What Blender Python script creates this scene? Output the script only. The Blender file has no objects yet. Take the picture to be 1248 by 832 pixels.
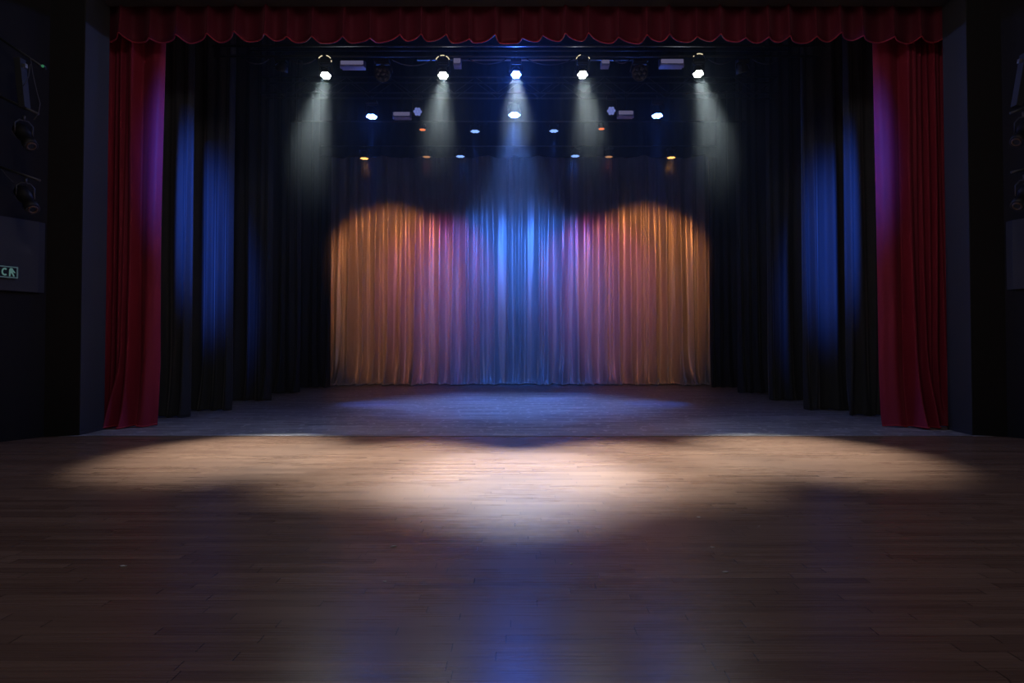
import bpy, bmesh, math, random
from mathutils import Vector, Matrix, Quaternion

sc = bpy.context.scene
COL = sc.collection
PI = math.pi
R = math.radians
rnd = random.Random(7)

# ------------------------------------------------------------------ camera
F = 760.0
VPX, HZN = 632.0, 420.0
PITCH = R(1.2)
PPX, PPY = VPX, HZN - F * math.tan(PITCH)
EYE = Vector((0, 0, 1.5))
cam_d = bpy.data.cameras.new('camera')
cam_d.sensor_width = 36.0
cam_d.sensor_fit = 'HORIZONTAL'
cam_d.lens = F / 1248 * 36.0
cam_d.shift_x = -(PPX - 624) / 1248
cam_d.shift_y = (PPY - 416) / 1248
cam_d.clip_end = 200
cam = bpy.data.objects.new('camera', cam_d)
cam.location = EYE
cam.rotation_euler = (PI / 2 + PITCH, 0, 0)
COL.objects.link(cam)
sc.camera = cam


def at(px, py, Y):
    """the point at distance Y that the photograph shows at pixel px, py"""
    a, b = (px - PPX) / F, (PPY - py) / F
    d = Vector((a, math.cos(PITCH) - b * math.sin(PITCH), math.sin(PITCH) + b * math.cos(PITCH)))
    return EYE + d * (Y / d.y)


def onfloor(px, py, z=0.0):
    a, b = (px - PPX) / F, (PPY - py) / F
    d = Vector((a, math.cos(PITCH) - b * math.sin(PITCH), math.sin(PITCH) + b * math.cos(PITCH)))
    return EYE + d * ((z - 1.5) / d.z)


# ------------------------------------------------------------------ materials
class NT:
    def __init__(s, name):
        s.m = bpy.data.materials.new(name)
        s.m.use_nodes = True
        s.t = s.m.node_tree
        s.t.nodes.clear()
        s.out = s.t.nodes.new('ShaderNodeOutputMaterial')

    def n(s, typ, **kw):
        nd = s.t.nodes.new(typ)
        for k, v in kw.items():
            setattr(nd, k, v)
        return nd

    def l(s, a, b):
        s.t.links.new(a, b)

    def put(s, sock, v):
        if hasattr(v, 'is_linked') or hasattr(v, 'links'):
            s.l(v, sock)
        else:
            sock.default_value = v

    def math(s, op, a, b=None, c=None, clamp=False):
        nd = s.n('ShaderNodeMath', operation=op, use_clamp=clamp)
        s.put(nd.inputs[0], a)
        if b is not None:
            s.put(nd.inputs[1], b)
        if c is not None:
            s.put(nd.inputs[2], c)
        return nd.outputs[0]

    def mix(s, fac, a, b, mode='MIX'):
        nd = s.n('ShaderNodeMix', data_type='RGBA', blend_type=mode)
        s.put(nd.inputs[0], fac)
        s.put(nd.inputs[6], a)
        s.put(nd.inputs[7], b)
        return nd.outputs[2]

    def ramp(s, fac, stops):
        nd = s.n('ShaderNodeMapRange', clamp=True)
        s.put(nd.inputs[0], fac)
        for i, v in enumerate(stops):
            nd.inputs[1 + i].default_value = v
        return nd.outputs[0]

    def pos(s):
        return s.n('ShaderNodeNewGeometry').outputs['Position']

    def scaled(s, v, sx, sy, sz):
        nd = s.n('ShaderNodeMapping')
        s.l(v, nd.inputs[0])
        nd.inputs['Scale'].default_value = (sx, sy, sz)
        return nd.outputs[0]

    def noise(s, v, scale=1, detail=3, rough=.55):
        nd = s.n('ShaderNodeTexNoise')
        s.l(v, nd.inputs['Vector'])
        nd.inputs['Scale'].default_value = scale
        nd.inputs['Detail'].default_value = detail
        nd.inputs['Roughness'].default_value = rough
        return nd.outputs['Fac']

    def bump(s, h, strength=.2, dist=.01):
        nd = s.n('ShaderNodeBump')
        nd.inputs['Strength'].default_value = strength
        nd.inputs['Distance'].default_value = dist
        s.l(h, nd.inputs['Height'])
        return nd.outputs[0]

    def bsdf(s, **kw):
        p = s.n('ShaderNodeBsdfPrincipled')
        for k, v in kw.items():
            s.put(p.inputs[k.replace('_', ' ')], v)
        s.l(p.outputs[0], s.out.inputs['Surface'])
        return p


def c4(r, g, b):
    return (r, g, b, 1.0)


def plain(name, col, rough=.5, metal=0.0, vary=.25, scale=12):
    t = NT(name)
    nz = t.noise(t.pos(), scale, 4)
    dark = c4(*[x * (1 - vary) for x in col])
    lite = c4(*[min(1, x * (1 + vary)) for x in col])
    t.bsdf(Base_Color=t.mix(nz, dark, lite), Roughness=rough, Metallic=metal)
    return t.m


def cloth(name, col, rough=.7, sheen=.2, weave=500, spec=.3, sheen_tint=(1, 1, 1), metal=0.0):
    t = NT(name)
    p = t.pos()
    nz = t.noise(t.scaled(p, 1, 1, .15), 9, 4)
    fine = t.noise(t.scaled(p, 1, 1, .25), 160, 2)
    fac = t.math('ADD', t.math('MULTIPLY', nz, .6), t.math('MULTIPLY', fine, .4))
    colr = t.mix(fac, c4(*[x * .72 for x in col]), c4(*[min(1, x * 1.28) for x in col]))
    pr = t.bsdf(Base_Color=colr, Roughness=rough, Normal=t.bump(fine, .12, .004))
    pr.inputs['Specular IOR Level'].default_value = spec
    pr.inputs['Metallic'].default_value = metal
    pr.inputs['Sheen Weight'].default_value = sheen
    pr.inputs['Sheen Roughness'].default_value = .4
    pr.inputs['Sheen Tint'].default_value = c4(*sheen_tint)
    return t.m


def glow(name, col, strength):
    t = NT(name)
    e = t.n('ShaderNodeEmission')
    e.inputs[0].default_value = c4(*col)
    e.inputs[1].default_value = strength
    t.l(e.outputs[0], t.out.inputs['Surface'])
    return t.m


def wood_floor():
    t = NT('strip_oak_boards')
    sx = t.n('ShaderNodeSeparateXYZ')
    p = t.pos()
    t.l(p, sx.inputs[0])
    x, y = sx.outputs[0], sx.outputs[1]
    W, L = .088, 1.25
    yr = t.math('DIVIDE', y, W)
    row = t.math('FLOOR', yr)
    fy = t.math('FRACT', yr)
    wn = t.n('ShaderNodeTexWhiteNoise', noise_dimensions='1D')
    t.l(row, wn.inputs['W'])
    off = t.math('MULTIPLY', wn.outputs['Value'], 9.7)
    xr = t.math('ADD', t.math('DIVIDE', x, L), off)
    seg = t.math('FLOOR', xr)
    fx = t.math('FRACT', xr)
    wb = t.n('ShaderNodeTexWhiteNoise', noise_dimensions='2D')
    cb = t.n('ShaderNodeCombineXYZ')
    t.l(row, cb.inputs[0])
    t.l(seg, cb.inputs[1])
    t.l(cb.outputs[0], wb.inputs['Vector'])
    board = wb.outputs['Value']
    # grain stretched along the boards, shifted per board
    cg = t.n('ShaderNodeCombineXYZ')
    t.l(t.math('ADD', x, t.math('MULTIPLY', board, 31.0)), cg.inputs[0])
    t.l(y, cg.inputs[1])
    g1 = t.noise(t.scaled(cg.outputs[0], 1.3, 60, 1), 1, 4, .6)
    g2 = t.noise(t.scaled(cg.outputs[0], .35, 9, 1), 1, 3, .5)
    g3 = t.noise(t.scaled(cg.outputs[0], 5, 240, 1), 1, 2, .6)
    wear = t.noise(t.scaled(p, .5, 1.1, 1), 1, 4, .6)
    fac = t.math('ADD', t.math('ADD', t.math('MULTIPLY', g1, .42), t.math('MULTIPLY', g2, .28)),
                 t.math('ADD', t.math('MULTIPLY', board, .2), t.math('MULTIPLY', g3, .2)))
    fac = t.ramp(fac, (.3, .8, 0, 1))
    base = t.mix(fac, c4(.115, .060, .038), c4(.33, .205, .135))
    base = t.mix(t.ramp(wear, (.45, .75, 0, .15)), base, c4(.16, .10, .075))
    # seams
    ey = t.math('MINIMUM', fy, t.math('SUBTRACT', 1.0, fy))
    ex = t.math('MINIMUM', fx, t.math('SUBTRACT', 1.0, fx))
    sy = t.math('LESS_THAN', ey, .018)
    sxm = t.math('LESS_THAN', ex, .0021)
    rowdark = t.math('MULTIPLY', sy, t.math('ADD', .15, t.math('MULTIPLY', wn.outputs['Value'], .5)))
    seam = t.math('MAXIMUM', rowdark, t.math('MULTIPLY', sxm, .95))
    base = t.mix(seam, base, c4(.012, .008, .006))
    rough = t.math('ADD', .17, t.math('ADD', t.math('MULTIPLY', g1, .10), t.math('MULTIPLY', wear, .12)))
    h = t.math('SUBTRACT', t.math('MULTIPLY', g1, .35), seam)
    pr = t.bsdf(Base_Color=base, Roughness=rough, Normal=t.bump(h, .28, .0025))
    pr.inputs['Specular IOR Level'].default_value = .42
    return t.m


def stage_paint():
    t = NT('scuffed_black_deck_paint')
    p = t.pos()
    s1 = t.noise(t.scaled(p, .45, 5.5, 1), 1, 5, .65)
    s2 = t.noise(t.scaled(p, 2.4, 14, 1), 1, 4, .65)
    sp = t.noise(t.scaled(p, 7, 4.5, 1), 1.0, 3, .6)
    sx = t.n('ShaderNodeSeparateXYZ')
    t.l(p, sx.inputs[0])
    fy = t.math('FRACT', t.math('DIVIDE', sx.outputs[1], .16))
    seam = t.math('LESS_THAN', fy, .07)
    fac = t.ramp(t.math('ADD', t.math('MULTIPLY', s1, .6), t.math('MULTIPLY', s2, .5)), (.40, .70, 0, 1))
    base = t.mix(fac, c4(.05, .052, .057), c4(.60, .61, .63))
    base = t.mix(t.ramp(sp, (.585, .64, 0, .9)), base, c4(.62, .63, .64))
    base = t.mix(t.math('MULTIPLY', seam, .6), base, c4(.008, .008, .010))
    rough = t.ramp(s2, (.2, .8, .26, .55))
    pr = t.bsdf(Base_Color=base, Roughness=rough, Normal=t.bump(t.math('SUBTRACT', s2, seam), .3, .003))
    pr.inputs['Specular IOR Level'].default_value = .4
    return t.m


M = {
    'wood': wood_floor(),
    'deck': stage_paint(),
    'black_wall': plain('matt_black_paint', (.010, .010, .011), .9),
    'grey_wall': plain('blue_grey_wall_paint', (.043, .044, .047), .8, vary=.08, scale=30),
    'panel': plain('charcoal_panel_paint', (.042, .046, .056), .75, vary=.08, scale=30),
    'panel_edge': plain('charcoal_panel_edge_paint', (.034, .035, .036), .75, vary=.08, scale=30),
    'strip': plain('worn_aluminium_strip', (.62, .63, .65), .28, .9),
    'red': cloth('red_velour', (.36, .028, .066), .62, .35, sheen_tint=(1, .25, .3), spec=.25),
    'red_dim': cloth('dimmed_red_velour', (.155, .017, .038), .65, .3, sheen_tint=(1, .3, .4), spec=.2),  # curtain red darkened in colour for the dimmer light on the valance
    'red_hem': cloth('red_velour_lit_hem', (.55, .05, .08), .6, .4, sheen_tint=(1, .35, .4), spec=.25),  # velour red lightened: the lit hem edge is put into the colour
    'black': cloth('black_serge', (.046, .051, .058), .68, .35, spec=.3),
    'silver': cloth('silver_grey_satin', (.60, .58, .60), .38, .15, spec=.5, metal=.45),
    'silver_hem': cloth('silver_grey_satin_hem', (.68, .66, .66), .5, .3, spec=.4),
    'metal': plain('black_fixture_enamel', (.022, .022, .024), .45, .2),
    'border_black': cloth('black_border_serge', (.016, .017, .019), .8, .05, spec=.2),
    'pipe': plain('scuffed_dark_steel', (.10, .105, .115), .42, .7, scale=25),
    'chrome': plain('bright_steel', (.55, .55, .58), .3, .9),
    'cable': plain('black_rubber_cable', (.02, .02, .022), .6),
    'cable_grey': plain('grey_rubber_cable', (.09, .09, .10), .6),
    'dark_glass': plain('dark_lens_glass', (.03, .032, .045), .12, .3),
    'bronze': plain('bronze_reflector', (.16, .10, .075), .4, .5, vary=.6, scale=70),
    'lav_housing': plain('pale_lavender_housing', (.34, .33, .46), .5),
    'white_cell': glow('white_led', (1.0, .98, .93), 22),
    'white_lens': glow('white_led_lens', (.95, .97, 1.0), .7),
    'blue_cell': glow('blue_led', (.10, .22, 1.0), 45),
    'blue_lens': glow('blue_led_lens', (.05, .14, 1.0), 2.5),
    'blue_cell_mid': glow('mid_blue_led', (.22, .40, 1.0), 1.5),
    'blue_lens_mid': glow('mid_blue_led_lens', (.03, .08, .8), .6),
    'blue_cell_dim': glow('dim_blue_led', (.24, .30, .80), .55),
    'blue_lens_dim': glow('dim_blue_led_lens', (.07, .10, .42), .35),
    'amber_cell': glow('amber_led', (1.0, .50, .14), 2.0),
    'amber_lens': glow('amber_led_lens', (1.0, .32, .05), .6),
    'amber_cell_dim': glow('dim_amber_led', (1.0, .48, .22), .45),
    'amber_lens_dim': glow('dim_amber_led_lens', (.8, .3, .1), .2),
    'red_cell': glow('orange_red_led', (1.0, .20, .05), 1.3),
    'red_lens': glow('orange_red_led_lens', (.8, .12, .03), .4),
    'ring': glow('warm_ring_glint', (1.0, .85, .55), .9),  # glow standing in for glints on a metal ring
    'lav_face': glow('lavender_spill_glow', (.30, .28, .52), .30),  # spill light on the pale flood faces, put in as glow
    'exit': glow('pale_green_sign_light', (.26, .55, .52), .23),
    'exit_frame': glow('dim_teal_sign_edge', (.18, .30, .36), .2),
    'green_led': glow('green_pilot_led', (.1, .5, .25), .25),
    'paper': plain('white_paper', (.70, .68, .64), .9),
    'tape': plain('pale_stage_tape', (.75, .75, .74), .6),
}


# ------------------------------------------------------------------ object helpers
def tag(o, label=None, cat=None, group=None, kind=None):
    if label: o['label'] = label
    if cat: o['category'] = cat
    if group: o['group'] = group
    if kind: o['kind'] = kind
    return o


def empty(name, loc, label, cat, group=None):
    o = bpy.data.objects.new(name, None)
    o.empty_display_size = .1
    o.location = loc
    COL.objects.link(o)
    return tag(o, label, cat, group)


def link(name, me, mat, parent=None, loc=None, rot=None):
    o = bpy.data.objects.new(name, me)
    if mat is not None and not me.materials:
        me.materials.append(mat)
    COL.objects.link(o)
    if parent is not None:
        o.parent = parent
    if loc is not None:
        o.location = loc
    if rot is not None:
        o.rotation_mode = 'QUATERNION'
        o.rotation_quaternion = rot
    return o


def mesh(name, verts, faces, smooth=False):
    me = bpy.data.meshes.new(name)
    me.from_pydata([tuple(v) for v in verts], [], faces)
    bm = bmesh.new()
    bm.from_mesh(me)
    bmesh.ops.recalc_face_normals(bm, faces=bm.faces)
    bm.to_mesh(me)
    bm.free()
    if smooth:
        for p in me.polygons:
            p.use_smooth = True
    me.update()
    return me


def box_me(name, sx, sy, sz, bevel=.0, c=(0, 0, 0), taper=1.0):
    bm = bmesh.new()
    bmesh.ops.create_cube(bm, size=1)
    for v in bm.verts:
        k = taper if v.co.z > 0 else 1
        v.co = Vector((v.co.x * sx * k + c[0], v.co.y * sy + c[1], v.co.z * sz + c[2]))
    if bevel:
        bmesh.ops.bevel(bm, geom=bm.edges[:], offset=bevel, segments=2, affect='EDGES', profile=.6)
    me = bpy.data.meshes.new(name)
    bm.to_mesh(me)
    bm.free()
    return me


def lathe_me(name, prof, n=24, smooth=True):
    """profile of (radius, z) turned about z"""
    vs, fs = [], []
    for r_, z in prof:
        for k in range(n):
            a = 2 * PI * k / n
            vs.append((r_ * math.cos(a), r_ * math.sin(a), z))
    for i in range(len(prof) - 1):
        for k in range(n):
            k2 = (k + 1) % n
            fs.append((i * n + k, i * n + k2, (i + 1) * n + k2, (i + 1) * n + k))
    fs.append(tuple(range(n))[::-1])
    fs.append(tuple((len(prof) - 1) * n + k for k in range(n)))
    me = mesh(name, vs, fs, False)
    if smooth:
        for p in me.polygons:
            p.use_smooth = len(p.vertices) == 4
    return me


def tube_me(name, pts, rad, n=8, smooth=True):
    pts = [Vector(p) for p in pts]
    vs, fs = [], []
    up = None
    for i, p in enumerate(pts):
        d = (pts[min(i + 1, len(pts) - 1)] - pts[max(i - 1, 0)]).normalized()
        if up is None:
            up = Vector((0, 0, 1)) if abs(d.z) < .9 else Vector((0, 1, 0))
        s = d.cross(up)
        if s.length < 1e-4:
            s = d.cross(Vector((1, 0, 0)))
        s.normalize()
        up = s.cross(d).normalized()
        for k in range(n):
            a = 2 * PI * k / n
            vs.append(p + (s * math.cos(a) + up * math.sin(a)) * rad)
    for i in range(len(pts) - 1):
        for k in range(n):
            k2 = (k + 1) % n
            fs.append((i * n + k, i * n + k2, (i + 1) * n + k2, (i + 1) * n + k))
    fs.append(tuple(range(n))[::-1])
    fs.append(tuple((len(pts) - 1) * n + k for k in range(n)))
    me = mesh(name, vs, fs, False)
    if smooth:
        for p in me.polygons:
            p.use_smooth = len(p.vertices) == 4
    return me


def prism_me(name, poly, z0, z1):
    """plan polygon (x, y) raised from z0 to z1"""
    n = len(poly)
    vs = [(x, y, z0) for x, y in poly] + [(x, y, z1) for x, y in poly]
    fs = [tuple(range(n))[::-1], tuple(range(n, 2 * n))]
    for k in range(n):
        fs.append((k, (k + 1) % n, n + (k + 1) % n, n + k))
    return mesh(name, vs, fs)


def struct(name, me, mat):
    o = link(name, me, mat)
    o['kind'] = 'structure'
    return o


def slab(name, x0, x1, y0, y1, z0, z1, mat):
    return struct(name, prism_me(name, [(x0, y0), (x1, y0), (x1, y1), (x0, y1)], z0, z1), mat)


def quat_to(d):
    """turns local -z onto d"""
    return Vector(d).normalized().to_track_quat('-Z', 'Y')


# ------------------------------------------------------------------ setting
EDGE_Y = onfloor(632, 531.5).y            # where the oak meets the black deck
BACK_Y = 25.2
lf, lb = onfloor(97, 530), onfloor(127, 523.3)
rf, rb = onfloor(1185, 530), onfloor(1155.5, 523.3)
PF, PB = (lf.y + rf.y) / 2, (lb.y + rb.y) / 2         # proscenium front and back faces

slab('floor', -15, 15, -4, EDGE_Y - .015, -.25, 0, M['wood'])
slab('floor_stage', -15, 15, EDGE_Y + .015, BACK_Y + .3, -.25, 0, M['deck'])
slab('trim_1', -7.2, 7.45, EDGE_Y - .015, EDGE_Y + .015, -.02, .009, M['strip'])

TOPZ = at(632, 8, PB).z
HOUSE_TOP = 10.6
STAGE_TOP = 11.2
PT = .16


def fan(sign, P0, name_wall):
    """side wall of the hall, splayed from the proscenium pier"""
    d = Vector((sign * .41, -.912))
    a = Vector((P0[0], P0[1]))
    b = a + d * 9.0
    o = Vector((sign * .3, .12))
    return struct(name_wall, prism_me(name_wall, [tuple(a), tuple(b), tuple(b + o), tuple(a + o)], 0, HOUSE_TOP), M['black_wall'])


SL = (at(55, 420, 10.2).x, 10.2)
SR = (at(1226, 420, 10.2).x, 10.2)
fan(-1, SL, 'wall_left')
fan(1, SR, 'wall_right')

# piers of the proscenium: grey reveal towards the opening, black front towards the hall
for nm, f, b, S, s in (('left', lf, lb, SL, -1), ('right', rf, rb, SR, 1)):
    yf = f.y
    struct('trim_2' if s < 0 else 'trim_3', prism_me('proscenium_reveal', [
        (f.x, yf), (b.x, b.y), (b.x + s * .12, b.y), (f.x + s * .12, yf)], 0, HOUSE_TOP), M['grey_wall'])
    struct('wall_proscenium_' + nm, prism_me('proscenium_front', [
        (f.x + s * .005, yf - .02), (f.x + s * .12, yf + .02), (b.x + s * .12, b.y), (b.x + s * 3.6, b.y),
        (b.x + s * 3.6, b.y - .3), (S[0] + s * .15, S[1] + .1), (S[0], S[1])], 0, HOUSE_TOP), M['black_wall'])
    # skirting along the foot of the reveal
    struct('baseboard_' + nm, prism_me('skirting', [
        (f.x - s * .012, yf - .01), (b.x - s * .012, b.y), (b.x, b.y), (f.x, yf - .01)], 0, .055), M['panel'])
# header over the opening
struct('trim_4', prism_me('proscenium_header', [(lf.x - .02, PF), (rf.x + .02, PF), (rb.x + .02, PB), (lb.x - .02, PB)], TOPZ, HOUSE_TOP), M['grey_wall'])
slab('wall_back', -13, 13, BACK_Y, BACK_Y + .2, 0, STAGE_TOP, M['black_wall'])
slab('wall_stage_left', -13.2, -13, PB, BACK_Y + .2, 0, STAGE_TOP, M['black_wall'])
slab('wall_stage_right', 13, 13.2, PB, BACK_Y + .2, 0, STAGE_TOP, M['black_wall'])
slab('ceiling', -13.2, 13.2, PB, BACK_Y + .2, STAGE_TOP, STAGE_TOP + .2, M['black_wall'])


# ------------------------------------------------------------------ curtains
def bumpy(u, ridges):
    """depth of the folds at u: narrow ridges standing towards the hall"""
    s = 0
    for c, w, a in ridges:
        t = (u - c) / (w[0] if u < c else w[1])
        if -3 < t < 3:
            s += a * math.exp(-t * t)
    return s


def curtain(root_name, label, cat, group, x0, x1, Y, z0, z1, ridges, mat, hem_mat,
            nx=220, nz=36, sway=.03, flare=.10, ruffle=.02, seed=1, edge_in=0.0, hem_r=.018, top_tight=.6, fall=None):
    rr = random.Random(seed)
    root = empty(root_name, ((x0 + x1) / 2, Y, 0), label, cat, group)
    ox = (x0 + x1) / 2
    ph = [(rr.uniform(0, 6.28), rr.uniform(.15, .4), rr.uniform(0, 6.28)) for _ in ridges]
    vs, hem = [], []
    for j in range(nz + 1):
        v = j / nz
        v = v ** 1.6                                   # more rows near the floor
        z = z0 + (z1 - z0) * v
        low = max(0.0, 1 - (z - z0) / 1.6)
        hug = max(0.0, 1 - (z - z0) / .28)
        rg = []
        for (c, w, a), (p1, q, p2) in zip(ridges, ph):
            cc = c + sway * math.sin(p1 + z * q) * (1.0 - .35 * v) + .06 * low * low * math.sin(p2)
            wk = 1 + .25 * math.sin(p2 + z * q * 1.7) + .5 * low * low
            ww = (w[0] * wk, w[1] * wk) if isinstance(w, tuple) else (w * wk, w * wk)
            aa = a * (top_tight + (1 - top_tight) * (1 - v)) * (1 + .2 * math.sin(p1 * 2 + z * .6)) * (1 + flare * 4 * low * low)
            rg.append((cc, ww, aa))
        for i in range(nx + 1):
            u = x0 + (x1 - x0) * i / nx
            y = Y - bumpy(u, rg)
            y += .010 * math.sin(u * 23 + seed) * math.sin(z * .5 + u * 3)
            x = u
            if hug > 0:
                y -= hug * hug * (ruffle * (1.2 + math.sin(u * 31 + seed) + .8 * math.sin(u * 53 + 2 * seed)))
            if fall:
                x += fall * low * low * (1 - abs(2 * i / nx - 1)) + edge_in * low * low
            zz = z
            if j == 0:
                zz = z + .012 * (1 + math.sin(u * 19 + seed))
                hem.append((x - ox, y - Y, zz + hem_r))
            vs.append((x - ox, y - Y, zz))
    fs = []
    for j in range(nz):
        for i in range(nx):
            a = j * (nx + 1) + i
            fs.append((a, a + 1, a + nx + 2, a + nx + 1))
    me = mesh('cloth', vs, fs, True)
    o = link('cloth', me, mat, root)
    sd = o.modifiers.new('thickness', 'SOLIDIFY')
    sd.thickness = .012
    sd.offset = 0
    link('hem', tube_me('hem', [(a, b - hem_r * .6, c) for a, b, c in hem], hem_r, 6), hem_mat, root)
    return root


def px_ridges(pxs, Y):
    """fold list given as (photo x, width m, depth m)"""
    return [(at(p, 420, Y).x, w, a) for p, w, a in pxs]


# backdrop -----------------------------------------------------------------
BD_Y = onfloor(632, 468).y
bx0, bx1 = at(396, 420, BD_Y).x - .35, at(873, 420, BD_Y).x + .35
folds = []
r4 = random.Random(41)
for p, w, a in ((401, .10, .16), (414, .09, .13), (429, .12, .17), (443, .08, .15), (459, .08, .16), (474, .09, .18), (490, .08, .17),
                (505, .10, .18), (518, .07, .13), (537, .09, .18), (552, .08, .17), (569, .09, .16), (587, .08, .15),
                (602, .08, .14), (621, .06, .08), (629, .05, .11), (636, .05, .10), (655, .09, .17), (669, .08, .17),
                (681, .07, .13), (688, .08, .16), (704, .12, .18), (721, .08, .16), (736, .09, .17), (753, .08, .18),
                (767, .09, .17), (781, .08, .16), (797, .08, .16), (811, .08, .13), (827, .10, .18), (843, .09, .17), (856, .10, .15), (867, .09, .15)):
    fa = r4.choice((0, 1))
    folds.append((at(p, 420, BD_Y).x, (w * (1.1, 2.0)[fa], w * (2.0, 1.1)[fa]), a * r4.uniform(1.9, 2.9)))
for k in range(95):
    folds.append((r4.uniform(bx0, bx1), r4.uniform(.028, .05), r4.uniform(.03, .075)))
curtain('stage_backdrop_curtain', 'silver grey pleated backdrop curtain lit orange, purple and blue at the rear of the stage', 'curtain', None,
        bx0, bx1, BD_Y, .005, 10.4, folds, M['silver'], M['silver_hem'], nx=1700, nz=56, sway=.035, flare=.16, ruffle=.06, seed=3, hem_r=.034)

# black legs, left and right ------------------------------------------------
legs_l = ((231, 508), (282, 500), (330, 488), (365, 478.5), (402, 472))
legs_r = ((1033, 506), (980, 499.5), (936.5, 487.5), (899.5, 478.5), (866, 472))
ordl = ('first black side curtain behind the left red curtain, its edge washed blue',
        'second black side curtain back on the left, broad blue glow down its edge',
        'third black side curtain back on the left, unlit beside the blue lit one',
        'fourth black side curtain back on the left, under the pale white beam',
        'rearmost black side curtain on the left, touching the orange end of the backdrop')
ordr = ('first black side curtain behind the right red curtain, lit blue along its edge',
        'second black side curtain back on the right, broad blue glow with two bright folds',
        'third black side curtain back on the right, unlit beside the blue lit one',
        'fourth black side curtain back on the right, under the pale white beam',
        'rearmost black side curtain on the right, touching the orange end of the backdrop')
for s, legs, labs in ((-1, legs_l, ordl), (1, legs_r, ordr)):
    for k, ((px, py), lab) in enumerate(zip(legs, labs)):
        p = onfloor(px, py)
        inner = p.x
        outer = inner + s * 2.7
        rg = [(inner + s * .09, .06, .15), (inner + s * .33, .09, .13), (inner + s * .60, .08, .15), (inner + s * .95, .16, .12),
              (inner + s * 1.35, .14, .10), (inner + s * 1.8, .16, .12), (inner + s * 2.3, .14, .1)]
        if s > 0 and k == 1:
            rg[0] = (inner + .06, .055, .12)
            rg[1] = (inner + .29, .075, .15)
            rg[2] = (inner + .70, .09, .16)
        curtain('side_curtain', lab, 'curtain', 'black side curtains', min(inner, outer), max(inner, outer), p.y + .06, .004, 10.5, rg,
                M['black'], M['black'], nx=130, nz=24, sway=.02, flare=.05, ruffle=.008, seed=10 + k + (5 if s > 0 else 0), hem_r=.012)

# red house curtains ----------------------------------------------------------
RY = onfloor(632, 519).y + .12
for s, inner_px, pxs, lab in (
        (-1, 199, ((129, .05, .16), (135.5, .045, .17), (142, .04, .15), (149, .045, .22), (157, .05, .16), (165.5, (.10, .045), .34), (187, (.15, .14), .24), (197, .06, .05)),
         'deep red velour house curtain on the left of the stage, magenta along its inner edge'),
        (1, 1067, ((1070, .06, .06), (1081, (.14, .15), .24), (1104, (.045, .11), .34), (1114, .05, .16), (1121.5, .045, .20), (1128.5, .04, .15), (1136, .045, .2), (1144, .045, .16), (1151, .05, .17)),
         'deep red velour house curtain on the right of the stage, magenta along its inner edge')):
    inner = at(inner_px, 420, RY).x
    outer = inner + s * 1.55
    curtain('house_curtain', lab, 'curtain', 'red house curtains', min(inner, outer), max(inner, outer), RY, .006, 8.2, px_ridges(pxs, RY),
            M['red'], M['red_hem'], nx=200, nz=44, sway=.025, flare=.10, ruffle=.012, seed=21 if s < 0 else 22, hem_r=.014, fall=.02, edge_in=s * .0)

# valance ---------------------------------------------------------------------
VY = RY - .38
vx0, vx1 = lb.x - .3, rb.x + .3
root = empty('valance', (0, VY, 7), 'dark red pleated valance with wavy hem across the top of the stage opening', 'valance')
r2 = random.Random(5)
peaks = []
px = 126.0
while px < 1160:
    peaks.append(at(px, 60, VY).x)
    px += r2.uniform(24, 37)
amps = [r2.uniform(.75, 1.15) for _ in peaks]
gath = [r2.uniform(-1, 1) for _ in peaks]
zb, zt = at(632, 53.0, VY).z, 8.6
vs, fs, hem = [], [], []
nx, nz = 1000, 16
for j in range(nz + 1):
    v = j / nz
    for i in range(nx + 1):
        u = vx0 + (vx1 - vx0) * i / nx
        y = 0.0
        lift = 0.0
        for q, (c, a) in enumerate(zip(peaks, amps)):
            t = u - c
            mir = 1 if c < 0 else -1
            tt = t * mir                              # ramps away from the middle of the stage
            if tt >= 0:
                w = .03 * (1 + .8 * v)
            else:
                w = .15 * (1 + .3 * v)
            if abs(tt) < 6 * w:
                g = math.exp(-math.sqrt((tt / w) ** 2 + .04) + .2)
                y += -.30 * a * g * (1 - .45 * v)
                if tt >= 0 or True:
                    lift += .035 * g * gath[q] * (1 - v)
        y += .012 * math.sin(u * 9) * (1 - v)
        z = zb + (zt - zb) * v
        if j == 0:
            z += lift + .015 * math.sin(u * 2.3)
            hem.append((u, y, z - 7))
        vs.append((u, y, z - 7))
for j in range(nz):
    for i in range(nx):
        a = j * (nx + 1) + i
        fs.append((a, a + 1, a + nx + 2, a + nx + 1))
o = link('cloth', mesh('cloth', vs, fs, True), M['red_dim'], root)
o.modifiers.new('thickness', 'SOLIDIFY').thickness = .014
link('hem', tube_me('hem', hem, .011, 6), M['red_hem'], root)

# black borders ---------------------------------------------------------------
def border(label, Y, zb, zt, half, seed):
    rr = random.Random(seed)
    root = empty('border_curtain', (0, Y, zb), label, 'curtain', 'black border curtains')
    vs, fs, hem = [], [], []
    nx, nz = 420, 10
    for j in range(nz + 1):
        v = j / nz
        for i in range(nx + 1):
            u = -half + 2 * half * i / nx
            y = .07 * math.sin(u * 7.5 + .8 * math.sin(u * 1.7)) + .03 * math.sin(u * 17 + 1)
            z = v * (zt - zb)
            if j == 0:
                z += .035 * math.sin(u * 5.1 + seed) * math.sin(u * 1.3)
                hem.append((u, y, z))
            vs.append((u, y, z))
    for j in range(nz):
        for i in range(nx):
            a = j * (nx + 1) + i
            fs.append((a, a + 1, a + nx + 2, a + nx + 1))
    o = link('cloth', mesh('cloth', vs, fs, True), M['border_black'], root)
    o.modifiers.new('thickness', 'SOLIDIFY').thickness = .012
    link('hem', tube_me('hem', hem, .012, 6), M['border_black'], root)


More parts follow.
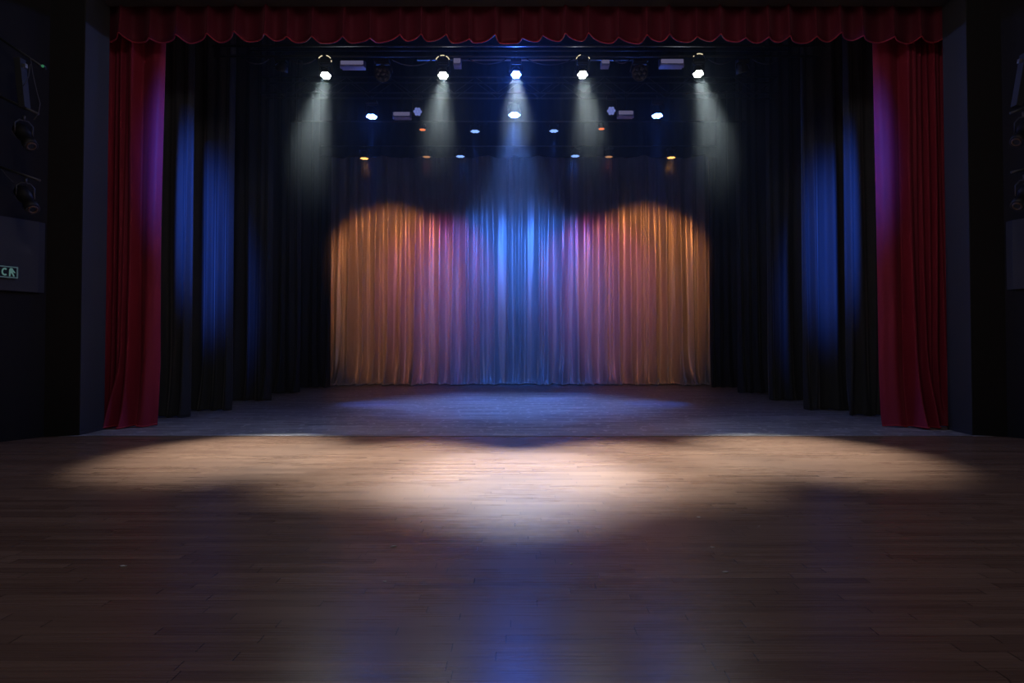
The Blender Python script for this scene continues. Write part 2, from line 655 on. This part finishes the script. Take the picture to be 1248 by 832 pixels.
BOR_Y = 19.35
border('wide black border curtain hanging in front of the top of the lit backdrop', BOR_Y, at(632, 191, BOR_Y).z, 10.9, 6.2, 4)


# ------------------------------------------------------------------ rigging
def pipe(name, label, x0, x1, Y, Z, rad=.024, cat='pipe', mat='pipe', group='lighting battens'):
    o = link(name, tube_me(name, [(-(x1 - x0) / 2, 0, 0), ((x1 - x0) / 2, 0, 0)], rad, 12), M[mat], None, ((x0 + x1) / 2, Y, Z))
    return tag(o, label, cat, group)


Y1, Y2, Y3, Y4 = 13.2, 15.5, 16.9, 18.85
Z1 = at(632, 68.5, Y1).z
XL = 6.35
pipe('batten_pipe', 'steel batten pipe carrying the front row of five bright wash lights', -6.5, 6.4, Y1, Z1)
pipe('batten_pipe', 'upper steel batten pipe showing just under the valance hem', -6.3, 6.3, 12.7, at(632, 56, 12.7).z, .02)
pipe('batten_pipe', 'thin steel batten pipe between the valance and the front light row', -6.2, 6.2, 14.2, at(632, 61.5, 14.2).z, .02)
pipe('batten_pipe', 'thin rail in line with the pale flood lights behind the front light row', -2.3, 2.6, 14.0, at(632, 73, 14.0).z, .02, mat='chrome')
Z3 = at(632, 148, Y3).z
pipe('batten_pipe', 'dark batten pipe carrying the row of small blue and orange lights', -6.2, 6.2, Y3, Z3 , .02)
Z4 = at(632, 178, Y4).z
pipe('batten_pipe', 'rear dark batten pipe over the backdrop with four amber and two blue lights', -6.0, 6.0, Y4, Z4, .02)

# truss ------------------------------------------------------------------------
tz0, tz1 = at(632, 116.5, Y2).z, at(632, 97.5, Y2).z
troot = empty('lighting_truss', (0, Y2, tz0), 'dark box truss spanning the stage behind the front row of lights', 'truss')
TH, TD, TXL = tz1 - tz0, .34, 6.4
cm = tube_me('chord', [(-TXL, 0, 0), (TXL, 0, 0)], .02, 10)
for dy in (-TD / 2, TD / 2):
    for dz in (0, TH):
        link('chord', cm, M['pipe'], troot, (0, dy, dz))
br = {}
n_b = 24
step = 2 * TXL / n_b
for k in (0, 1):
    br[k] = tube_me('brace', [(-step / 2, 0, 0 if k else TH), (step / 2, 0, TH if k else 0)], .009, 6)
for k in range(n_b):
    for dy in (-TD / 2, TD / 2):
        link('brace', br[k % 2], M['pipe'], troot, (-TXL + (k + .5) * step, dy, 0))
ZT2 = tz0 - .02


# ------------------------------------------------------------------ fixtures
CACHE = {}


def cached(key, fn):
    if key not in CACHE:
        CACHE[key] = fn()
    return CACHE[key]


def spot_lamp(parent, loc, direction, power, color, half_deg, blend, radius=.06):
    ld = bpy.data.lights.new('spot', 'SPOT')
    ld.energy = power
    ld.color = color
    ld.spot_size = R(half_deg * 2)
    ld.spot_blend = blend
    ld.shadow_soft_size = radius
    o = bpy.data.objects.new('spot', ld)
    COL.objects.link(o)
    o.parent = parent
    o.location = loc
    o.rotation_mode = 'QUATERNION'
    o.rotation_quaternion = quat_to(direction)
    return o


def halo_lamp(parent, loc, power, color, radius=.05):
    """the wide stray light of the LED face, towards the hall"""
    return spot_lamp(parent, loc, (0, -1, -.25), power, color, 84, .5, radius)


def wash_light(px, py, Y, pipe_z, aim, r, cell, lens, label, group, name='wash_light', ring=False, cat='stage light', cells=True):
    """a round LED wash head in a yoke under a base, clamped to a pipe"""
    P = at(px, py, Y)
    aim = Vector(aim).normalized()
    top = pipe_z
    root = empty(name, (P.x, Y, top), label, cat, group)
    q = quat_to(aim)
    lens_c = Vector((0, 0, P.z - top))
    hl = 1.75 * r                                               # length of the head
    mid = lens_c - aim * (hl * .5)
    def head():
        return lathe_me('head', [(r * 1.02, .0), (r * 1.13, 0), (r * 1.16, .12 * r), (r * 1.13, .5 * r), (r * 1.0, .9 * r),
                                 (r * .82, 1.25 * r), (r * .78, 1.6 * r), (r * .6, hl - .02 * r), (r * .1, hl)], 28)
    h = link('head', cached(('head', r), head), M['metal'], root, lens_c, q)
    le = link('lens', cached(('lens', r, lens), lambda: lathe_me('lens', [(r * .80, -.012 * r), (r * .98, .02 * r), (r * .98, .04 * r)], 28)), M[lens], root, lens_c, q)
    if cells:
        cm_ = cached(('cell', r, cell), lambda: lathe_me('led_cell', [(r * .335, 0), (r * .32, -.05 * r), (r * .2, -.1 * r), (r * .03, -.12 * r)], 14))
        for k in range(7):
            a = k * PI / 3
            rr_ = 0 if k == 6 else .66 * r
            link('led_cell', cm_, M[cell], le, (rr_ * math.cos(a), rr_ * math.sin(a), -.012 * r))
    # yoke: a U seen from the front, pivots beside the head
    w = r * 1.24
    gap = -mid.z
    base_h = min(.09, max(.04, gap * .2))
    cl = .09
    yt = -(cl + base_h)                                         # underside of the base
    pts = [(-w, mid.y, mid.z), (-w, mid.y * .6, (mid.z * .55 + yt * .45)), (-w * .95, mid.y * .2, yt - .035), (-w * .7, 0, yt - .004),
           (w * .7, 0, yt - .004), (w * .95, mid.y * .2, yt - .035), (w, mid.y * .6, (mid.z * .55 + yt * .45)), (w, mid.y, mid.z)]
    pts = [(p[0], p[1], p[2]) for p in pts]
    link('yoke', tube_me('yoke', pts, .015, 8), M['metal'], root)
    link('base', cached(('base', round(r, 3), round(base_h, 3)), lambda: box_me('base', r * 2.1, r * 1.5, base_h, .012)), M['metal'], root, (0, 0, -cl - base_h / 2))
    def clamp():
        pts_ = [(0, .034 * math.cos(t), .034 * math.sin(t)) for t in [R(-60 + 300 * i / 14) for i in range(15)]]
        pts_ = [(0, .0, -.092), (0, .017, -.05)] + pts_
        return tube_me('clamp', pts_, .008, 6)
    link('clamp', cached('clamp', clamp), M['pipe'], root)
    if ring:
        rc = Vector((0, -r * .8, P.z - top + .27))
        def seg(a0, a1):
            return tube_me('ring_glint', [(.145 * math.cos(t), 0, .125 * math.sin(t)) for t in [R(a0 + (a1 - a0) * i / 6) for i in range(7)]], .009, 6)
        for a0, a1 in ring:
            link('ring_glint', seg(a0, a1), M['ring'], root, rc)  # glowing arcs imitate light glinting off the ring
        link('metal_ring', tube_me('metal_ring', [(.145 * math.cos(t), .02, .125 * math.sin(t)) for t in [2 * PI * i / 28 for i in range(29)]], .014, 8), M['metal'], root, rc)
    root['lens_z'] = P.z - top
    return root, lens_c


WHITE = (1.0, .97, .92)
COOL = (.90, .96, 1.0)
BLUE = (.05, .16, 1.0)

# front row of five ---------------------------------------------------------
ROW1 = 'front row of bright wash lights'
row1 = (
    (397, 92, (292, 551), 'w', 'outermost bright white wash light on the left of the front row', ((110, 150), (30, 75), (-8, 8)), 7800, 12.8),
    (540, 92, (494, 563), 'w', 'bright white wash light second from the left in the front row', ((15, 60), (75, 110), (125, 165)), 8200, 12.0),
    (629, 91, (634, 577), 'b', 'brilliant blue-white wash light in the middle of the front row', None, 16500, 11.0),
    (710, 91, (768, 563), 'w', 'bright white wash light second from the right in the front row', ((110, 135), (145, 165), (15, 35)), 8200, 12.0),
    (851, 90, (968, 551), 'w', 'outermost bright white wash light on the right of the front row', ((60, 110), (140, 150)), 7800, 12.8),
)
for px, py, tgt, c, lab, ring, pw, half in row1:
    P = at(px, py, Y1)
    T = onfloor(*tgt)
    aim = T - P
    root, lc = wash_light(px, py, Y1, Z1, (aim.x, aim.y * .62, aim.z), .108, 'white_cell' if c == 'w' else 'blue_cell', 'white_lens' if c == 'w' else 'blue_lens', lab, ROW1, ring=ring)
    d = aim.normalized()
    spot_lamp(root, lc + d * .05, d, pw, WHITE if c == 'w' else (.76, .84, 1.0), half, 1.0, .12)
    if c == 'b':
        halo_lamp(root, lc + d * .1, 270, BLUE)
    else:
        halo_lamp(root, lc + d * .1, 14, (.9, .95, 1))
        spot_lamp(root, lc + d * .06, d, 85, WHITE, 40, 1.0, .10)       # soft skirt of the beam

# second row -------------------------------------------------------------------
for px, py, r, lab, pw, half, blend, col, hp, aim in (
        (453, 142, .135, 'bright blue wash light hung from the truss on the left', 900, 9, 1, BLUE, 45, (0, .05, -1)),
        (627, 140, .145, 'large bright blue wash light hung from the middle of the truss', 2600, 34, 1, (.20, .34, 1.0), 120, (0, .04, -1)),
        (801, 141, .135, 'bright blue wash light hung from the truss on the right', 900, 9, 1, BLUE, 45, (0, .05, -1))):
    root, lc = wash_light(px, py, Y2, ZT2 - .03, aim + Vector((0, -.12, 0)) if False else (0, -.12, -1), r, 'blue_cell', 'blue_lens', lab, 'blue wash lights under the truss')
    spot_lamp(root, lc + Vector((0, 0, -.06)), aim, pw, col, half, blend, .09)
    if px == 627:
        spot_lamp(root, lc + Vector((0, 0, -.07)), (0, 1, -.26), 1250, (.06, .22, 1.0), 18, 1, .09)
    halo_lamp(root, lc + Vector((0, 0, -.1)), hp, BLUE)

# third row --------------------------------------------------------------------
for px, py, r, cell, lens, lab, pw, half, col in (
        (579, 160, .125, 'blue_cell_mid', 'blue_lens_mid', 'small blue wash light left of centre, on the pipe behind the truss', 900, 9, BLUE),
        (675, 159.5, .12, 'blue_cell_mid', 'blue_lens_mid', 'small blue wash light right of centre, on the pipe behind the truss', 900, 9, BLUE),
        (515, 158, .085, 'red_cell', 'red_lens', 'small orange-red wash light left on the pipe behind the truss', 0, 0, None),
        (733, 157, .085, 'red_cell', 'red_lens', 'small orange-red wash light right on the pipe behind the truss', 0, 0, None)):
    root, lc = wash_light(px, py, Y3, Z3, (0, -.02, -1), r, cell, lens, lab, 'small wash lights behind the truss')
    if pw:
        spot_lamp(root, lc + Vector((0, 0, -.05)), (0, .03, -1), pw, col, half, 1, .07)

# rear row: washes the backdrop ---------------------------------------------------
AMBER = (1.0, .33, .075)
MAGENTA = (1.0, .12, .42)
VIOLET = (.30, .10, 1.0)
for px, py, r, cell, lens, lab, lamps in (
        (444, 193, .125, 'amber_cell', 'amber_lens', 'outermost amber light on the left above the backdrop',
         [((-.03, 1, -.60), 460, AMBER, 30, .5)]),
        (520, 191, .115, 'amber_cell_dim', 'amber_lens_dim', 'dim amber light between the left amber and left blue light above the backdrop',
         [((-.06, 1, -.66), 215, (1.0, .14, .22), 28, .7)]),
        (561, 190.5, .13, 'blue_cell_mid', 'blue_lens_mid', 'blue light on the left above the backdrop, in front of its blue part',
         [((.16, 1, -.75), 650, (.04, .20, 1.0), 33, .9), ((-.22, 1, -.66), 160, VIOLET, 26, .9), ((0, .02, -1), 500, BLUE, 8, 1)]),
        (701, 190, .13, 'blue_cell_mid', 'blue_lens_mid', 'blue light on the right above the backdrop, in front of its blue part',
         [((-.16, 1, -.75), 650, (.04, .20, 1.0), 33, .9), ((.22, 1, -.66), 160, VIOLET, 26, .9), ((0, .02, -1), 500, BLUE, 8, 1)]),
        (742, 191, .115, 'amber_cell_dim', 'amber_lens_dim', 'dim amber light between the right blue and right amber light above the backdrop',
         [((.06, 1, -.66), 215, (1.0, .14, .22), 28, .7)]),
        (818, 192, .125, 'amber_cell', 'amber_lens', 'outermost amber light on the right above the backdrop',
         [((.03, 1, -.60), 460, AMBER, 30, .5)])):
    root, lc = wash_light(px, py, Y4, Z4, (0, .02, -1), r, cell, lens, lab, 'rear row of lights over the backdrop')
    for d, pw, col, half, bl in lamps:
        spot_lamp(root, lc + Vector((0, .0, -.07)), d, pw, col, half, bl, .06)

# round par lamps facing the hall ---------------------------------------------------
for px, py, lab in ((509, 136, 'round dull blue lamp facing the hall beside the left pale flood light'),
                    (745, 135, 'round dull blue lamp facing the hall beside the right pale flood light')):
    P = at(px, py, Y2 - .3)
    root, lc = wash_light(px, py, Y2 - .3, ZT2 - .02, (EYE - P) + Vector((0, 0, -1.5)), .105, 'blue_cell_dim', 'blue_lens_dim', lab, 'round blue lamps facing the hall', name='par_lamp')
# unlit heads
for px, py, lab in ((466, 90, 'unlit round moving head lamp left, between the two left white lights'),
                    (780, 89, 'unlit round moving head lamp right, between the two right white lights')):
    P = at(px, py, Y1)
    wash_light(px, py, Y1, Z1, (EYE - P) + Vector((0, 0, -2)), .15, 'dark_glass', 'dark_glass', lab, 'unlit moving heads', name='moving_head')
for px, py, lab, aim in ((343, 74, 'unlit black lamp at the far left end of the front light row', (-.3, .3, -1)),
                         (905, 76, 'unlit black lamp at the far right end of the front light row', (.3, .3, -1))):
    wash_light(px, py + 13, Y1, Z1, aim, .11, 'dark_glass', 'dark_glass', lab, 'unlit end lamps', name='moving_head')


def flood(px0, px1, py0, py1, Y, pz, label, group, name='flood_light', sq=False):
    a, b = at(px0, py1, Y), at(px1, py0, Y)
    w, h = b.x - a.x, b.z - a.z
    zc = (a.z + b.z) / 2
    root = empty(name, ((a.x + b.x) / 2, Y, pz), label, 'flood light', group)
    dz = zc - pz
    link('housing', box_me('housing', w * 1.0, .20, h * 1.0, .006, (0, .10, 0), .97 if not sq else 1.0), M['lav_housing'], root, (0, .0, dz))
    link('face', box_me('face', w * .95, .012, h * .62, .003), M['lav_face'], root, (0, -.008, dz + h * .1))
    link('lip', box_me('lip', w, .03, h * .16, .004), M['lav_housing'], root, (0, -.018, dz - h * .40))
    if not sq:
        for s in (-1, 1):
            link('end_bracket', box_me('end_bracket', .012, .08, h * 1.15, .003), M['chrome'], root, (s * (w / 2 + .012), .08, dz))
    link('hanger', tube_me('hanger', [(0, .02, -.03), (0, .06, dz * .5), (0, .10, dz + h * .48)], .012, 8), M['metal'], root)


flood(414.5, 443.5, 73.5, 80.8, Y1, Z1, 'long pale lavender flood light beside the outermost left white light', 'pale flood lights')
flood(805, 833.5, 71.5, 79.5, Y1, Z1, 'long pale lavender flood light beside the outermost right white light', 'pale flood lights')
flood(479, 500, 136, 143, Y2 - .3, ZT2, 'short pale lavender flood light hung left, touching a round blue lamp', 'pale flood lights')
flood(753.5, 772, 134.5, 141.5, Y2 - .3, ZT2, 'short pale lavender flood light hung right, touching a round blue lamp', 'pale flood lights')
flood(552.5, 561.5, 70.5, 79.5, Y1, Z1, 'small square pale lamp right of the second white light', 'small square lamps', 'square_lamp', True)
flood(733, 743, 72.5, 79.5, Y1, Z1, 'small square dull lamp right of the fourth bright light', 'small square lamps', 'square_lamp', True)

# cables swagged along the front batten -----------------------------------------------
cab = ((298, 328, 6, 'far left end of the front batten'), (353, 385, 6, 'front batten left of the outermost left white light'), (477, 528, 8, 'front batten left of the second white light'),
       (571, 617, 6, 'front batten left of the middle blue-white light'), (642, 698, 7, 'front batten right of the middle blue-white light'),
       (747, 768, 5, 'front batten left of the right moving head'), (863, 893, 6, 'front batten right of the outermost right white light'), (917, 950, 6, 'far right end of the front batten'))
for a, b, sag, where in cab:
    A, B = at(a, 66, Y1 + .06), at(b, 66, Y1 + .06)
    pts = []
    for i in range(13):
        t = i / 12
        p = A.lerp(B, t)
        pts.append((p.x - A.x, 0, -sag / 57 * 4 * t * (1 - t)))
    o = link('power_cable', tube_me('power_cable', pts, .011, 6), M['cable_grey'], None, (A.x, Y1 + .06, Z1 - .035))
    tag(o, 'dark cable swagged under the ' + where, 'cable', 'swagged power cables')


# ------------------------------------------------------------------ hall side rigs
def profile_spot(px, py, Y, d, label, length=.52, r=.088):
    P = at(px, py, Y)
    d = Vector(d).normalized()
    root = empty('profile_spot', P, label, 'stage light', 'profile spots on the hall side walls')
    q = quat_to(d)
    link('body', cached('ps_body', lambda: lathe_me('body', [(r * .95, .0), (r * 1.08, 0), (r * 1.1, .10), (r * .92, .12), (r * .9, .28), (r * 1.15, .30), (r * 1.15, .46), (r * .8, length)], 22)), M['metal'], root, (0, 0, 0), q)
    le = link('lens', cached('ps_lens', lambda: lathe_me('lens', [(r * .94, -.002), (r * .94, .004)], 22)), M['dark_glass'], root, (0, 0, 0), q)
    link('reflector_ring', cached('ps_ring', lambda: tube_me('reflector_ring', [(.055 * math.cos(t), .055 * math.sin(t), -.006) for t in [2 * PI * i / 24 for i in range(25)]], .014, 6)), M['bronze'], le)
    mid = -d * .3
    w = r * 1.35
    side = d.cross(Vector((0, 0, 1))).normalized()
    up = Vector((0, 0, 1))
    pts = [mid - side * w, mid - side * w + up * .16, mid - side * w * .5 + up * .22, mid + side * w * .5 + up * .22, mid + side * w + up * .16, mid + side * w]
    link('yoke', tube_me('yoke', pts, .012, 6), M['pipe'], root)
    link('clamp', tube_me('clamp', [mid + up * .22, mid + up * .30], .02, 8), M['pipe'], root)
    return root


YS = 9.35
for nm, fix, s in (('left', ((38, 178, 'upper black profile spot on the left hall wall, above the slanting arm'), (40, 255, 'lower black profile spot on the left hall wall, just above the balcony front')), -1),
                   ('right', ((1239, 173, 'upper black profile spot with bronze lens ring on the right hall wall'), (1240, 251, 'lower black profile spot on the right hall wall, just above the balcony front')), 1)):
    for px, py, lab in fix:
        profile_spot(px, py, YS, (-s * .58, -.30, -.60), lab)
    # arms
    for (ax, ay), (bx, by), lab in (
            (((-12, 199), (49, 220), 'slanting pipe arm on the left hall wall, over the lower profile spot') if s < 0 else
             ((1258, 204), (1232, 210), 'short pipe arm on the right hall wall, over the lower profile spot')),
            (((-12, 112), (47, 139), 'slanting pipe arm on the left hall wall, over the upper profile spot') if s < 0 else
             ((1260, 128), (1231, 138), 'short pipe arm on the right hall wall, over the upper profile spot'))):
        A, B = at(ax, ay, YS + .05), at(bx, by, YS + .12)
        o = link('pipe_arm', tube_me('pipe_arm', [Vector((0, 0, 0)), B - A], .02, 8), M['pipe'], None, A)
        tag(o, lab, 'pipe', 'pipe arms on the hall side walls')
    # upright slab between the arms
    A, B = (at(24, 72, YS + .1), at(30, 132, YS + .1)) if s < 0 else (at(1250, 66, YS + .1), at(1239, 130, YS + .1))
    rt = empty('column_speaker', B, 'narrow dark grey upright column speaker on the %s hall wall above the profile spots' % nm, 'speaker', 'column speakers')
    up = (A - B)
    qq = up.to_track_quat('Z', 'Y')
    link('cabinet', box_me('cabinet', .12, .10, up.length, .008, (0, 0, up.length / 2)), M['panel'], rt, (0, 0, 0), qq)
    link('grille', box_me('grille', .098, .006, up.length * .94, .002, (0, -.053, up.length / 2)), M['panel_edge'], rt, (0, 0, 0), qq)
    link('bracket', box_me('bracket', .05, .05, .06, .004, (0, .07, up.length * .85)), M['chrome'], rt, (0, 0, 0), qq)

# hanging cables on the left rig
for pts, lab in ((((37, 70), (40, 90), (45, 112), (49, 126), (47, 138), (41, 146)), 'thin grey cable hanging beside the left column speaker'),
                 (((37, 78), (35, 92), (32, 100), (28, 105)), 'short thin cable looping to the middle of the left column speaker'),
                 (((2, 207), (8, 214), (13, 219), (16, 222)), 'thin cable running down to the lower left profile spot')):
    P0 = at(pts[0][0], pts[0][1], YS - .02)
    o = link('hanging_cable', tube_me('hanging_cable', [at(a, b, YS - .02) - P0 for a, b in pts], .006, 6), M['cable_grey'], None, P0)
    tag(o, lab, 'cable', 'cables on the left hall wall')
P = at(52, 80.5, YS)
rt = empty('pilot_light', P, 'tiny green pilot light at the top of the left hall wall rig', 'pilot light')
link('bulb', lathe_me('bulb', [(.006, .02), (.02, .012), (.022, 0), (.012, -.018)], 12), M['green_led'], rt)
link('holder', box_me('holder', .03, .03, .03, .004, (0, .035, .01)), M['metal'], rt)
A, B = at(-10, 40, YS + .1), at(56, 84, YS + .1)
o = link('pipe_arm', tube_me('pipe_arm', [Vector((0, 0, 0)), B - A], .018, 8), M['pipe'], None, A)
tag(o, 'long slanting pipe arm at the top of the left hall wall rig', 'pipe', 'pipe arms on the hall side walls')

# balcony fronts on the splayed walls ---------------------------------------------------
for s, S, x_edge, ztop, zbot in ((-1, SL, 41, (53, 272), (53, 357)), (1, SR, 1230, (1226, 270), (1226, 353))):
    d = Vector((s * .41, -.912))
    nrm = Vector((-s * .912, -.41))
    a = Vector(S)
    z1 = at(ztop[0], ztop[1], 10.15).z
    z0 = at(zbot[0], zbot[1], 10.15).z
    p0 = a + d * .03 + nrm * .005
    p1 = a + d * .15 + nrm * .06
    p2 = a + d * 6 + nrm * .06
    p3 = a + d * 6
    me = prism_me('balcony_front', [tuple(p0), tuple(p1), tuple(p2), tuple(p3), tuple(a + d * .03 + nrm * .001)], z0, z1)
    o = struct('wall_balcony_' + ('left' if s < 0 else 'right'), me, M['panel'])
    if s < 0:
        # exit sign mounted flat on the balcony front
        def plane_at(px, py, off=.062):
            A_ = (px - PPX) / F
            b_ = (PPY - py) / F
            dd = Vector((A_, math.cos(PITCH) - b_ * math.sin(PITCH), math.sin(PITCH) + b_ * math.cos(PITCH)))
            n3 = Vector((nrm.x, nrm.y, 0))
            o3 = Vector((a.x, a.y, 0)) + n3 * off
            t = (o3 - EYE).dot(n3) / dd.dot(n3)
            return EYE + dd * t
        c_tr, c_br = plane_at(20.5, 325.5), plane_at(20.3, 339.5)
        H = c_tr.z - c_br.z
        ex = Vector((-d.x, -d.y, 0))                  # reading direction: left to right as seen
        n3 = Vector((nrm.x, nrm.y, 0))
        rt = empty('exit_sign', c_br, 'small lit green exit sign with letter and figure on the left balcony front', 'sign')

        def flat(name, polys, mat, off, th=.006):
            vs, fs = [], []
            for poly in polys:
                b = len(vs)
                n = len(poly)
                for u, v in poly:
                    vs.append(ex * u + Vector((0, 0, v)) + n3 * off)
                for u, v in poly:
                    vs.append(ex * u + Vector((0, 0, v)) + n3 * (off + th))
                fs.append(tuple(range(b, b + n)))
                fs.append(tuple(range(b + n, b + 2 * n)))
                for k in range(n):
                    fs.append((b + k, b + (k + 1) % n, b + n + (k + 1) % n, b + n + k))
            return link(name, mesh(name, vs, fs), mat, rt)
        Lg = .62
        flat('plate', [[(-Lg, 0), (0, 0), (0, H), (-Lg, H)]], M['metal'], .0, .03)
        e = H * .10
        fr = flat('frame', [[(-Lg, 0), (0, 0), (0, e), (-Lg, e)]], M['exit_frame'], .031)
        flat('frame', [[(-Lg, H - e), (0, H - e), (0, H), (-Lg, H)]], M['exit_frame'], .031)
        flat('frame', [[(-e, e), (0, e), (0, H - e), (-e, H - e)]], M['exit_frame'], .031)
        # letter C
        hh = H * .66
        zc = H * .5
        uc = (plane_at(4.3, 331) - c_br).dot(ex)
        ro, ri = hh * .5, hh * .30
        outer = [(uc + ro * .72 * math.cos(t), zc + ro * math.sin(t)) for t in [R(50 + 260 * i / 18) for i in range(19)]]
        inner = [(uc + ri * .66 * math.cos(t), zc + ri * math.sin(t)) for t in [R(310 - 260 * i / 18) for i in range(19)]]
        vs, quads = [], []
        for i in range(18):
            quads.append([outer[i], outer[i + 1], inner[17 - i], inner[18 - i]])
        # one mesh from the ring of quads
        pts = outer + inner
        n = len(pts)
        vv = [ex * u + Vector((0, 0, v)) + n3 * .031 for u, v in pts] + [ex * u + Vector((0, 0, v)) + n3 * .037 for u, v in pts]
        ff = []
        for i in range(18):
            q4 = (i, i + 1, n - 2 - i, n - 1 - i)
            ff.append(q4)
            ff.append(tuple(k + n for k in q4))
        for k in range(n):
            ff.append((k, (k + 1) % n, n + (k + 1) % n, n + k))
        link('letter', mesh('letter', vv, ff), M['exit'], rt)
        # walking figure
        uf = (plane_at(12.6, 332) - c_br).dot(ex)
        k = H
        fig = [(-.20, .14), (-.10, .14), (-.06, .44), (.04, .36), (.14, .14), (.25, .17), (.12, .44), (.08, .56), (.26, .44), (.29, .50), (.10, .74), (.07, .84), (-.10, .86), (-.19, .70)]
        flat('figure', [[(uf + u * k * .95, v * k) for u, v in fig]], M['exit'], .031)

# ------------------------------------------------------------------ bits on the floor
scr = ((480, 666, .030, 'scrap of white paper left of centre on the oak floor'), (868, 667, .022, 'white paper scrap right of centre on the oak floor'),
       (851, 630.5, .026, 'white paper scrap right of centre, nearest the lit pool'), (884, 697.5, .024, 'white paper scrap on the right, nearest the viewer'),
       (150, 690, .03, 'pale paper scrap on the dark left of the oak floor'), (469, 709, .016, 'tiny paper crumb left of centre, nearest the viewer'),
       (696, 687, .018, 'tiny paper crumb right of the blue reflection'))
for px, py, s, lab in scr:
    P = onfloor(px, py)
    r3 = random.Random(px)
    n = 7
    ring = [(s * r3.uniform(.5, 1) * math.cos(2 * PI * k / n), s * .6 * r3.uniform(.5, 1) * math.sin(2 * PI * k / n)) for k in range(n)]
    vs = [(x, y, .001) for x, y in ring] + [(x, y, .003 + .006 * r3.random()) for x, y in ring]
    fs = [tuple(range(n)), tuple(range(n, 2 * n))] + [(k, (k + 1) % n, n + (k + 1) % n, n + k) for k in range(n)]
    o = link('paper_scrap', mesh('paper_scrap', vs, fs), M['paper'], None, (P.x, P.y, 0))
    tag(o, lab, 'paper scrap', 'paper scraps on the oak floor')
for px, py, w, lab in ((1024, 529.8, .16, 'small pale tape mark at the front edge of the black deck on the right'),
                       (628, 529.6, .75, 'pale tape strip at the front edge of the black deck in the middle')):
    P = onfloor(px, py)
    o = link('tape_mark', box_me('tape_mark', w, .035, .002, 0, (0, 0, .0015)), M['tape'], None, (P.x, P.y, 0))
    tag(o, lab, 'tape', 'tape marks on the deck edge')

# ------------------------------------------------------------------ haze
t = NT('stage_haze')
sx = t.n('ShaderNodeSeparateXYZ')
t.l(t.pos(), sx.inputs[0])
up = t.ramp(sx.outputs[2], (.2, 4.6, 0, 1))
up2 = t.math('MULTIPLY', up, up)
vsn = t.n('ShaderNodeVolumeScatter')
vsn.inputs['Color'].default_value = c4(.70, .90, 1.0)
vsn.inputs['Anisotropy'].default_value = 0.0
t.l(t.math('MULTIPLY', up2, .0130), vsn.inputs['Density'])
t.l(vsn.outputs[0], t.out.inputs['Volume'])
hz = link('haze', prism_me('haze', [(-5.95, 11.9), (6.1, 11.9), (6.1, 19.2), (-5.95, 19.2)], .2, 8.9), t.m)
tag(hz, 'thin pale haze in the air that shows the light beams', 'haze', None, 'stuff')

# ------------------------------------------------------------------ other light
# blue profile beams from the hall, one per side, shuttered to a tall oval
for s in (-1, 1):
    src = Vector((s * 3.1, 2.0, 9.0))
    tgt = Vector((s * 6.75, 13.0, 4.4))
    o = spot_lamp(None, src, tgt - src, 16000, (.042, .145, 1.0), 9.8, 1.0, .35)
    o.scale = (.36, 1.0, 1.0)
# added fill light, unseen: lifts the red curtains, piers and floor
ld = bpy.data.lights.new('fill_light', 'AREA')
ld.shape = 'RECTANGLE'
ld.size, ld.size_y = 3, 1.2
ld.energy = 64
ld.color = (1.0, .90, .86)
o = bpy.data.objects.new('fill_light', ld)
COL.objects.link(o)
o.location = (0, 2.8, 8.2)
o.rotation_euler = (R(60), 0, 0)

w = bpy.data.worlds.new('world')
sc.world = w
w.use_nodes = True
w.node_tree.nodes['Background'].inputs[0].default_value = (1, .86, .82, 1)
w.node_tree.nodes['Background'].inputs[1].default_value = .03

sc.view_settings.view_transform = 'Standard'
sc.view_settings.look = 'None'
sc.view_settings.gamma = 1
sc.view_settings.exposure = 0
sc.view_settings.use_curve_mapping = False
sc.cycles.use_denoising = True
sc.cycles.denoising_input_passes = 'RGB_ALBEDO_NORMAL'
sc.cycles.volume_max_steps = 512
sc.cycles.volume_step_rate = .4
sc.cycles.max_bounces = 6
sc.cycles.volume_bounces = 0
sc.cycles.sample_clamp_indirect = 4
